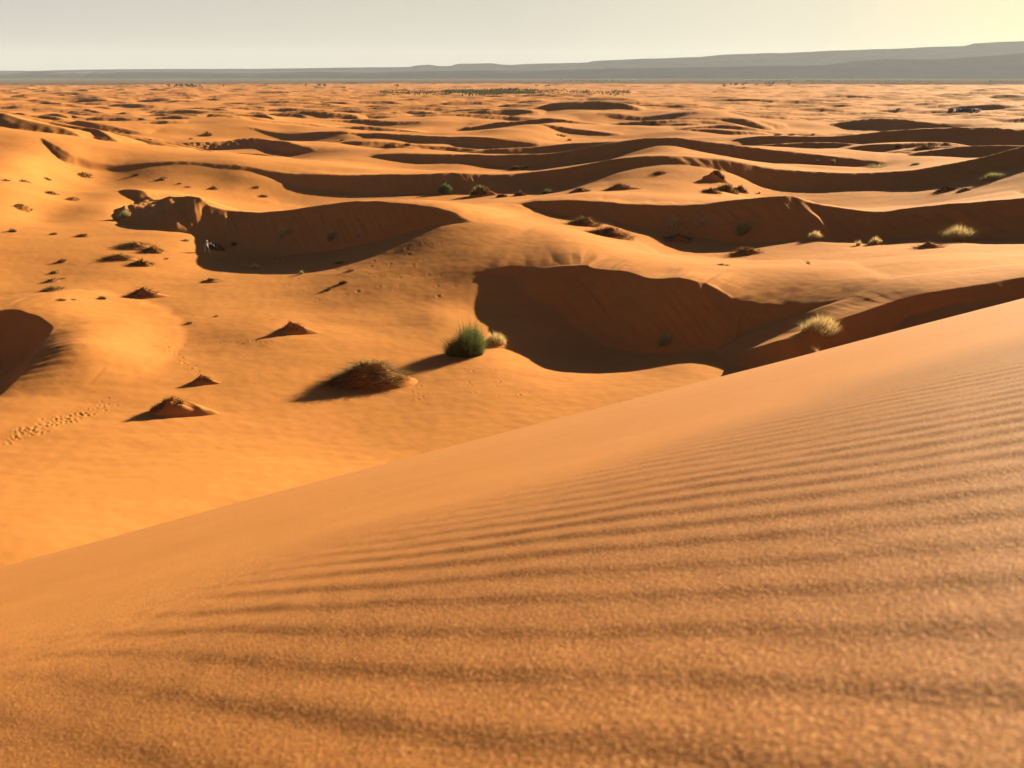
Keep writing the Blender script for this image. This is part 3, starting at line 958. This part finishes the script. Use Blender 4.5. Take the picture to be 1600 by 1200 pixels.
P(135, 276, 24, 8, 'mixed', 'straw tuft on the lower edge of the left dune shadow', *GT, md=.4)
P(212, 275, 14, 5, 'dry', 'tiny tuft right of the left dune shadow', *GT)
P(255, 281, 16, 6, 'dry', 'dark tuft on the smooth rise left of centre', *GT, md=.4)
P(280, 288, 9, 4, 'dry', 'smallest dot of scrub on the smooth rise', *GT)
P(294, 293, 11, 4, 'dry', 'second dot of scrub on the smooth rise, lower right', *GT)
P(335, 296, 18, 7, 'mixed', 'brown tuft with a straw tip on the smooth rise', *GT, md=.4)
P(400, 294, 14, 5, 'dry', 'faint dry tuft at the left tip of the long shadow band', *GT)
P(412, 308, 16, 6, 'dry', 'dry tuft on lit sand under the long shadow band', *GT)
# --- centre, second and third rows
P(696, 303, 24, 17, 'green', 'green shrub on a sand mound in front of the long shadow band', *SH, md=.45, tail=1.9)
P(750, 308, 30, 17, 'mixed', 'broad hummock with straw scrub right of the green shrub mound', *HU, md=.75, tail=1.7, bw=.85)
P(784, 309, 16, 8, 'dry', 'small dark hummock at the right end of the mound row', *HU, md=.5)
P(812, 307, 18, 9, 'mixed', 'pale sandy tuft left of the round green bush', *GT, md=.5)
P(855, 304, 19, 12, 'green', 'round green bush at the foot of the shadow band, centre', *SH)
P(905, 301, 28, 9, 'dry', 'streaky dry hummock right of the round green bush', *HU, md=.6)
P(965, 297, 32, 10, 'mixed', 'dark wedge hummock with a smooth lit tail', *HU, md=.75, tail=2.2)
P(1030, 272, 28, 6, 'dry', 'thin dark tuft on the lit fan of sand', *GT)
P(1117, 282, 32, 15, 'mixed', 'peaked hummock with one straw plume on the lit fan', *HU, md=.75, tail=1.4, bw=.5, bx=.4)
P(1112, 302, 26, 9, 'dry', 'left end of the scrub row on the crest, with a sandy back', *HU, md=.6)
P(1138, 300, 30, 12, 'mixed', 'middle and tallest of the scrub row on the crest', *HU, md=.6)
P(1158, 300, 20, 10, 'dry', 'right end of the scrub row beside the deep shadow', *HU, md=.6)
P(1187, 303, 5, 8, 'golden', 'single pale stalk standing at the shadow foot', *GT)
P(914, 353, 46, 15, 'mixed', 'pair lobed hummock with golden rim at the mouth of the right shadow', *HU, md=.65, tail=1.2)
P(955, 371, 60, 16, 'dry', 'wide black topped hummock just below the golden rimmed one', *HU, md=.75, tail=1.2)
P(1055, 353, 38, 13, 'golden', 'row of thin pale grasses in the right shadow', *GT, n=160)
P(1094, 353, 20, 13, 'golden', 'pale grass tuft at the right end of the thin row', *GT)
P(1160, 364, 34, 20, 'olive', 'olive bushy tuft alone in the right shadow', *SH, n=420)
P(1060, 377, 38, 10, 'dry', 'low dark hummock on the edge of the right shadow', *HU, md=.7, tail=1.3)
P(1076, 367, 8, 6, 'golden', 'tiny pale sprig above the low dark hummock', *GT)
P(1165, 397, 42, 11, 'mixed', 'low hummock with a pointed tail on the flat lit crest', *HU, md=.7, tail=1.3)
P(1130, 415, 24, 5, 'dry', 'bare twigs lying on the near crest line', *GT)
P(1273, 376, 24, 16, 'golden', 'golden tuft with a lit ridge behind it in the right shadow edge', *GT, md=.35, tail=2.0)
P(1341, 385, 9, 13, 'golden', 'thin upright golden sprig left of a broader one', *GT)
P(1367, 383, 20, 15, 'golden', 'broad golden sprig on a sandy knob right of the thin one', *GT, md=.35, tail=1.5)
P(1497, 378, 54, 28, 'golden', 'round olive gold bush on a long dark hummock, far right', *SH, md=.25, tail=1.2, n=1100)
P(1452, 388, 44, 10, 'dry', 'dark sloping hummock leading up to the round gold bush', *HU, md=.8, tail=1.1, n=320)
P(1514, 374, 14, 9, 'dry', 'small lit sand knob right of the round gold bush', *HU, md=.85, n=200)
# --- further right and far
P(1550, 281, 36, 13, 'olive', 'pair of olive tufts on the right crest slope', *SH, md=.3)
P(1480, 298, 30, 9, 'dry', 'dark hummock with wispy grass at the end of the right shadow', *HU, md=.6)
P(1506, 299, 20, 6, 'dry', 'smaller dark hummock right of the wispy one', *HU, md=.6)
P(1370, 262, 40, 9, 'olive', 'slanting patch of olive grass inside the far right shadow', *GT, n=140)
P(1302, 255, 12, 7, 'olive', 'faint grass tuft in the far right shadow, right one of two', *GT)
P(1278, 254, 9, 6, 'olive', 'faint grass tuft in the far right shadow, left one of two', *GT)
P(1430, 258, 18, 5, 'dry', 'flat dark tuft on the lit saddle, far right', *GT)
P(1447, 234, 30, 8, 'mixed', 'dark bushy hummock before the far right crest', *HU, md=.5)
P(1403, 231, 12, 5, 'dry', 'small pointed tuft left of the dark bushy hummock', *GT)
P(1480, 227, 16, 5, 'dry', 'low tuft on pale sand right of the dark bushy hummock', *GT)
P(812, 265, 26, 8, 'mixed', 'brown scrub at the edge of the centre shadow', *HU, md=.5)
P(615, 230, 28, 7, 'dry', 'flat scrub on lit sand between two far shadows, left of centre', *GT, md=.4)
P(637, 227, 14, 5, 'dry', 'right neighbour of the flat scrub between far shadows', *GT)
P(535, 220, 12, 4, 'dry', 'dot of scrub under the far shadow left of centre', *GT)
P(325, 212, 16, 8, 'mixed', 'small bush on the smooth far slope, left', *GT, md=.3)
P(298, 218, 9, 4, 'dry', 'dot of scrub left of the small bush on the far slope', *GT)
P(235, 219, 7, 3, 'dry', 'single speck on the big smooth far slope', *GT)
P(890, 220, 10, 5, 'dry', 'dark speck right of the far centre shadow', *GT)
P(877, 213, 20, 5, 'mixed', 'low scrub at the tip of a far shadow, centre right', *GT)
P(1020, 194, 14, 4, 'dry', 'dark dot at the foot of a far shadow', *GT)
P(1215, 212, 14, 5, 'dry', 'first of three specks along a far lit crest', *GT)
P(1237, 212, 14, 5, 'dry', 'second and widest of three specks along a far lit crest', *GT)
P(1270, 211, 9, 4, 'dry', 'last of three specks along a far lit crest', *GT)
P(1404, 171, 9, 4, 'dry', 'dark speck of scrub left of the distant camp', *GT)


# --- bleached dead shrub
def tube(V, Fc, p0, p1, r0, r1, k=6):
    p0, p1 = Vector(p0), Vector(p1); d_ = (p1 - p0).normalized()
    a = d_.orthogonal().normalized(); b = d_.cross(a); i0 = len(V)
    for (p, r) in ((p0, r0), (p1, r1)):
        for j in range(k):
            t = 2 * math.pi * j / k
            V.append(tuple(p + a * (r * math.cos(t)) + b * (r * math.sin(t))))
    for j in range(k):
        j2 = (j + 1) % k
        Fc.append((i0 + j, i0 + j2, i0 + k + j2, i0 + k + j))
    Fc.append(tuple(i0 + k + j for j in range(k)))


m_bone, bt_, bs = new_mat('bleached wood')
g_ = bt_.nodes.new('ShaderNodeNewGeometry')
bt_.links.new(ramp(bt_, noise(bt_, g_.outputs['Position'], 9, 3), [(.3, (.42, .36, .28)), (.7, (.68, .62, .52))]), bs.inputs['Base Color']); bs.inputs['Roughness'].default_value = .8
x, y, z, r = ground_hit(325, 395); s = px_m(x, y, z)
V, Fc = [], []
sk = [((-4, 0, 0), (-3, 0, 8), .9), ((-3, 0, 8), (0, 0, 16), .8), ((2, 1, 0), (1, 1, 7), .9), ((1, 1, 7), (0, 0, 16), .9), ((0, 0, 16), (1, 0, 18), 1.2), ((0, 0, 15), (5, -1, 13), .8), ((5, -1, 13), (9, -1, 12), .6),
      ((9, -1, 12), (12, -2, 9), .5), ((0, 0, 14), (2, -2, 8), .5), ((2, -2, 8), (4, -2, 3), .4), ((-3, 0, 8), (-5, 1, 3), .4), ((5, -1, 13), (7, 1, 15), .4)]
for a, b, rr_ in sk:
    tube(V, Fc, tuple(q * s * 1.1 for q in a), tuple(q * s * 1.1 for q in b), rr_ * s, rr_ * s * .8)
ds = mesh_obj('dead_shrub', V, Fc, m_bone, (x, y, z - .03))
tag(ds, 'bleached white forked dead branches standing on the edge of the left shadow', 'dead shrub')

# ---------------------------------------------------------------- distant camp
m_cloth, ct_, bs = new_mat('dark tent cloth')
g_ = ct_.nodes.new('ShaderNodeNewGeometry')
ct_.links.new(ramp(ct_, noise(ct_, g_.outputs['Position'], .8, 3), [(.3, (.030, .028, .026)), (.7, (.065, .060, .055))]), bs.inputs['Base Color']); bs.inputs['Roughness'].default_value = .9
m_grey, ct_, bs = new_mat('grey green tent cloth')
g_ = ct_.nodes.new('ShaderNodeNewGeometry')
ct_.links.new(ramp(ct_, noise(ct_, g_.outputs['Position'], .8, 3), [(.3, (.13, .14, .12)), (.7, (.20, .21, .18))]), bs.inputs['Base Color']); bs.inputs['Roughness'].default_value = .9
m_white, ct_, bs = new_mat('white tent cloth')
g_ = ct_.nodes.new('ShaderNodeNewGeometry')
ct_.links.new(ramp(ct_, noise(ct_, g_.outputs['Position'], .8, 3), [(.3, (.62, .60, .56)), (.7, (.80, .78, .74))]), bs.inputs['Base Color']); bs.inputs['Roughness'].default_value = .9


def tent(u, v, wp, hp, mat_roof, mat_wall, label, rot=.3):
    x, y, z, r = ground_hit(u, v); s = px_m(x, y, z)
    w_, h_, d_ = wp * s / 2, hp * s, wp * s * .4
    root = bpy.data.objects.new('camp_tent', None); COL.objects.link(root); root.location = (x, y, z); root.rotation_euler = (0, 0, rot)
    tag(root, label, 'tent', 'tents of the distant camp')
    e = h_ * .62
    V = [(-w_, -d_, -.4), (w_, -d_, -.4), (w_, d_, -.4), (-w_, d_, -.4), (-w_, -d_, e), (w_, -d_, e), (w_, d_, e), (-w_, d_, e), (-w_, 0, h_ * .97), (w_, 0, h_ * .97)]
    mesh_obj('tent_wall', V, [(0, 1, 5, 4), (1, 2, 6, 9, 5), (2, 3, 7, 6), (3, 0, 4, 8, 7)], mat_wall, None, root)
    o = .25; w2, d2 = w_ + o, d_ + o
    V = [(-w2, -d2, e - .1), (w2, -d2, e - .1), (w2, 0, h_), (-w2, 0, h_), (-w2, d2, e - .1), (w2, d2, e - .1)]
    V += [(a, b, c - .07) for a, b, c in V]
    mesh_obj('tent_roof', V, [(0, 1, 2, 3), (3, 2, 5, 4), (7, 6, 9, 8), (8, 9, 10, 11), (0, 6, 7, 1), (4, 5, 11, 10), (0, 3, 9, 6), (3, 4, 10, 9), (1, 7, 8, 2), (2, 8, 11, 5)], mat_roof, None, root)
    return root


for a in [(1485, 174.5, 5, 5, m_cloth, m_cloth, 'dark square tent at the left end of the distant camp'),
          (1489, 172.5, 3.5, 4.5, m_white, m_white, 'narrow white tent second from the left of the camp'),
          (1496, 173.5, 3.5, 4, m_white, m_grey, 'small white tent between two dark ones in the camp'),
          (1501, 174.5, 6, 4.5, m_cloth, m_cloth, 'black tent left of the grey green row'),
          (1507, 173.8, 5, 5, m_grey, m_cloth, 'grey green tent at the left of the matching row'),
          (1511.5, 173.8, 4.5, 5, m_grey, m_cloth, 'grey green tent in the middle of the matching row'),
          (1515, 173.8, 4, 5, m_grey, m_cloth, 'grey green tent at the right of the matching row'),
          (1518.5, 173.5, 3, 4.5, m_white, m_white, 'white tent right of the grey green row'),
          (1524, 173.5, 7, 4, m_cloth, m_cloth, 'long black tent toward the right end of the camp'),
          (1530, 174.2, 3.2, 4, m_white, m_white, 'pale round topped tent at the right end of the camp')]:
    tent(*a)


# ---------------------------------------------------------------- far trees, houses and the green fields
def far_tree_parts(g, w_, h_):
    V, Fc = [], []
    tube(V, Fc, (0, 0, -1), (.2, 0, h_ * .45), w_ * .06, w_ * .035)
    tube(V, Fc, (.2, 0, h_ * .4), (w_ * .2, 0, h_ * .7), w_ * .03, w_ * .012)
    tube(V, Fc, (.1, 0, h_ * .35), (-w_ * .22, .3, h_ * .68), w_ * .03, w_ * .012)
    LV, LF = [], []
    cl = [(g.uniform(-.36, .36) * w_, g.uniform(-.3, .3) * w_, h_ * g.uniform(.35, .85), w_ * g.uniform(.12, .24)) for _ in range(9)]
    for cx, cy, cz, rad in cl:
        for _ in range(26):
            d_ = Vector((g.gauss(0, 1), g.gauss(0, 1), g.gauss(0, .8))).normalized() * rad * g.random() ** .4
            p = Vector((cx, cy, cz)) + d_; sz = w_ * g.uniform(.05, .09)
            a = Vector((g.gauss(0, 1), g.gauss(0, 1), g.gauss(0, 1))).normalized(); b = a.orthogonal().normalized()
            i0 = len(LV)
            for q in (p + a * sz, p + b * sz * .7, p - a * sz, p - b * sz * .7):
                LV.append(tuple(q))
            LF.append((i0, i0 + 1, i0 + 2, i0 + 3))
    return V, Fc, LV, LF


m_bark, bt_, bs = new_mat('bark')
g_ = bt_.nodes.new('ShaderNodeNewGeometry')
bt_.links.new(ramp(bt_, noise(bt_, g_.outputs['Position'], 3, 3), [(.3, (.06, .042, .03)), (.7, (.12, .085, .06))]), bs.inputs['Base Color'])
TREES = [(263.5, 135.6, 6, 4.2, 'small dark tree, leftmost of the row on the left dune edge'), (275, 136.2, 7, 5, 'dark bushy tree, left half of the wide clump in the left row'),
         (283, 136.2, 8, 5.2, 'dark bushy tree, right half of the wide clump in the left row'), (292, 136, 6, 5, 'dark tree at the start of the second clump in the left row'),
         (299, 136.4, 9, 5.8, 'tallest dark tree in the left row'), (306.5, 136, 5, 3.4, 'short dark tree right of the tallest one'), (312, 136, 5, 4, 'last small dark tree of the left row'),
         (349.5, 136, 3, 4.4, 'thin lone tree right of the left row'), (499, 135.4, 6, 4.8, 'round dark tree, left of a close pair left of centre'), (507, 135.4, 5, 4.4, 'brownish round tree, right of a close pair left of centre'),
         (478, 135, 4, 5, 'thin tree left of the close pair'), (620, 135.6, 8, 4, 'wide dark tree with pale house corner beside it, centre left'),
         (838, 135, 5, 3, 'small dark tree right of the green fields'), (856, 134.6, 10, 2.6, 'low dark tree line piece beyond the green fields'),
         (1131, 136, 6, 4, 'dark tree left of the white houses'), (1148.5, 133.5, 5, 4, 'dark tree between the white houses'), (1161, 133.6, 6, 3.6, 'dark tree right of the white houses'), (1166, 131.6, 4, 3.6, 'small tree right behind the white houses'),
         (1161.5, 138.4, 3, 3, 'tiny dark tree in front of the white houses'), (1182, 132.8, 7, 2.6, 'low dark tree left of the big dark clump'), (1196, 132, 5, 3, 'small tree touching the big dark clump'),
         (1204, 132.4, 10, 4.2, 'big dark tree clump right of the white houses'), (1232.5, 133, 3, 4.2, 'thin lone tree, rightmost by the dune edge')]
protos = []
for k in range(3):
    g = random.Random(40 + k); protos.append(far_tree_parts(g, 1.0, 1.0))
for i, (u, v, wp, hp, lab) in enumerate(TREES):
    x, y, z, r = ground_hit(u, v); s = px_m(x, y, z)
    root = bpy.data.objects.new('far_tree', None); COL.objects.link(root); root.location = (x, y, z - .3)
    tag(root, lab, 'tree', 'trees along the far edge of the dunes')
    V, Fc, LV, LF = protos[i % 3]
    a, b = wp * s, hp * s * 1.1
    sc = lambda L: [(p[0] * a, p[1] * a, p[2] * b) for p in L]
    mesh_obj('trunk', sc(V), Fc, m_bark, None, root); mesh_obj('crown', sc(LV), LF, PM['tree'], None, root)

m_wall, ct_, bs = new_mat('pale house wall')
g_ = ct_.nodes.new('ShaderNodeNewGeometry')
ct_.links.new(ramp(ct_, noise(ct_, g_.outputs['Position'], .3, 3), [(.3, (.50, .44, .36)), (.7, (.66, .60, .52))]), bs.inputs['Base Color']); bs.inputs['Roughness'].default_value = .9
m_dark, ct_, bs = new_mat('dark opening'); bs.inputs['Base Color'].default_value = (.03, .025, .02, 1)


def house(u, v, wp, hp, lab):
    x, y, z, r = ground_hit(u, v); s = px_m(x, y, z)
    root = bpy.data.objects.new('flat_roofed_house', None); COL.objects.link(root); root.location = (x, y, z); root.rotation_euler = (0, 0, math.radians(25))
    tag(root, lab, 'house', 'pale houses beyond the dunes')
    a, d_, h_ = wp * s / 2, wp * s * .35, hp * s

    def box(x0, x1, y0, y1, z0, z1):
        V = [(p, q, w3) for p in (x0, x1) for q in (y0, y1) for w3 in (z0, z1)]
        return V, [(0, 1, 3, 2), (4, 6, 7, 5), (0, 4, 5, 1), (2, 3, 7, 6), (0, 2, 6, 4), (1, 5, 7, 3)]
    V, Fc = box(-a, a, -d_, d_, -2, h_); mesh_obj('wall', V, Fc, m_wall, None, root)
    V, Fc = box(-a - .2, a + .2, -d_ - .2, d_ + .2, h_, h_ + .5); mesh_obj('parapet', V, Fc, m_wall, None, root)
    V, Fc = box(-a * .15, a * .15, -d_ - .05, -d_ + .1, -1, h_ * .6); mesh_obj('door', V, Fc, m_dark, None, root)
    for q in (-.6, .6):
        V, Fc = box(a * (q - .12), a * (q + .12), -d_ - .05, -d_ + .1, h_ * .4, h_ * .7); mesh_obj('window', V, Fc, m_dark, None, root)


for a in [(1141.5, 132.4, 2.2, 2.8, 'left of two white houses at the dune edge, right of centre'), (1151.5, 132.2, 2.2, 3, 'right of two white houses at the dune edge, right of centre'),
          (870, 125.2, 1.8, 2, 'left of two pale dots of houses on the plain, centre'), (875.5, 125.2, 1.8, 2, 'right of two pale dots of houses on the plain, centre'),
          (1245, 123.4, 5, 2, 'long white building on the brown plain, right of centre'), (1330, 124, 6, 2, 'pale building beside trees on the plain, right'),
          (1461, 118.6, 6, 2, 'bright building high on the plain near a dark tree line'), (316, 136.8, 3, 1.8, 'pale hut among the left tree row')]:
    house(*a)

# green fields: one mass of low crops and palms at the edge of the dunes
g = random.Random(9); V, Fc = [], []
for i in range(4200):
    u = g.gauss(762, 48) if g.random() < .6 else g.uniform(590, 985)
    v = 139.0 + g.gauss(0, .75)
    R = ray(u, v); l = math.hypot(R[0], R[1]); rd = 1120 + (139 - v) * 95 + g.uniform(-30, 30)
    x, y = R[0] / l * rd, R[1] / l * rd; z = ground_z(x, y); h_ = g.uniform(.5, 2.0) * (1.4 if abs(u - 765) < 70 else .8)
    for _ in range(3):
        a = g.uniform(0, 6.28); w_ = g.uniform(.5, 1.2); i0 = len(V); dx, dy = math.cos(a) * w_, math.sin(a) * w_; lx, ly = g.gauss(0, .5), g.gauss(0, .5)
        V += [(x - dx, y - dy, z - .2), (x + dx, y + dy, z - .2), (x + dx * .4 + lx, y + dy * .4 + ly, z + h_), (x - dx * .4 + lx, y - dy * .4 + ly, z + h_)]
        Fc.append((i0, i0 + 1, i0 + 2, i0 + 3))
PM['crop'] = plant_mat('far crops', (.045, .050, .022), (.13, .125, .055), .2)
gf = mesh_obj('field_crops', V, Fc, PM['crop'], (0, 0, 0))
tag(gf, 'strip of green crops and scrub at the far edge of the dunes', 'crops', kind='stuff')
# dark tree lines on the plain
V, Fc = [], []
for i in range(700):
    u = g.choice([g.uniform(1165, 1240), g.uniform(1260, 1300), g.uniform(1320, 1460), g.uniform(1540, 1600), g.uniform(880, 1000)])
    v = 120.6 + (1.2 if u < 1250 else 0) + g.gauss(0, .3)
    R = ray(u, v); l = math.hypot(R[0], R[1]); rd = 4300 + g.uniform(-500, 500)
    x, y = R[0] / l * rd, R[1] / l * rd; z = ground_z(x, y); h_ = g.uniform(.8, 2.4)
    for _ in range(2):
        a = g.uniform(0, 6.28); w_ = g.uniform(1.5, 3.5); i0 = len(V); dx, dy = math.cos(a) * w_, math.sin(a) * w_
        V += [(x - dx, y - dy, z - .5), (x + dx, y + dy, z - .5), (x + dx * .4, y + dy * .4, z + h_), (x - dx * .4, y - dy * .4, z + h_)]
        Fc.append((i0, i0 + 1, i0 + 2, i0 + 3))
tl = mesh_obj('far_tree_line', V, Fc, PM['tree'], (0, 0, 0))
tag(tl, 'dark far-off line of trees on the brown plain', 'trees', kind='stuff')
print('all', time.time() - T0)

if DEBUG:
    print('DT', bpy.data.objects['dead_twigs.044'].parent['label'])
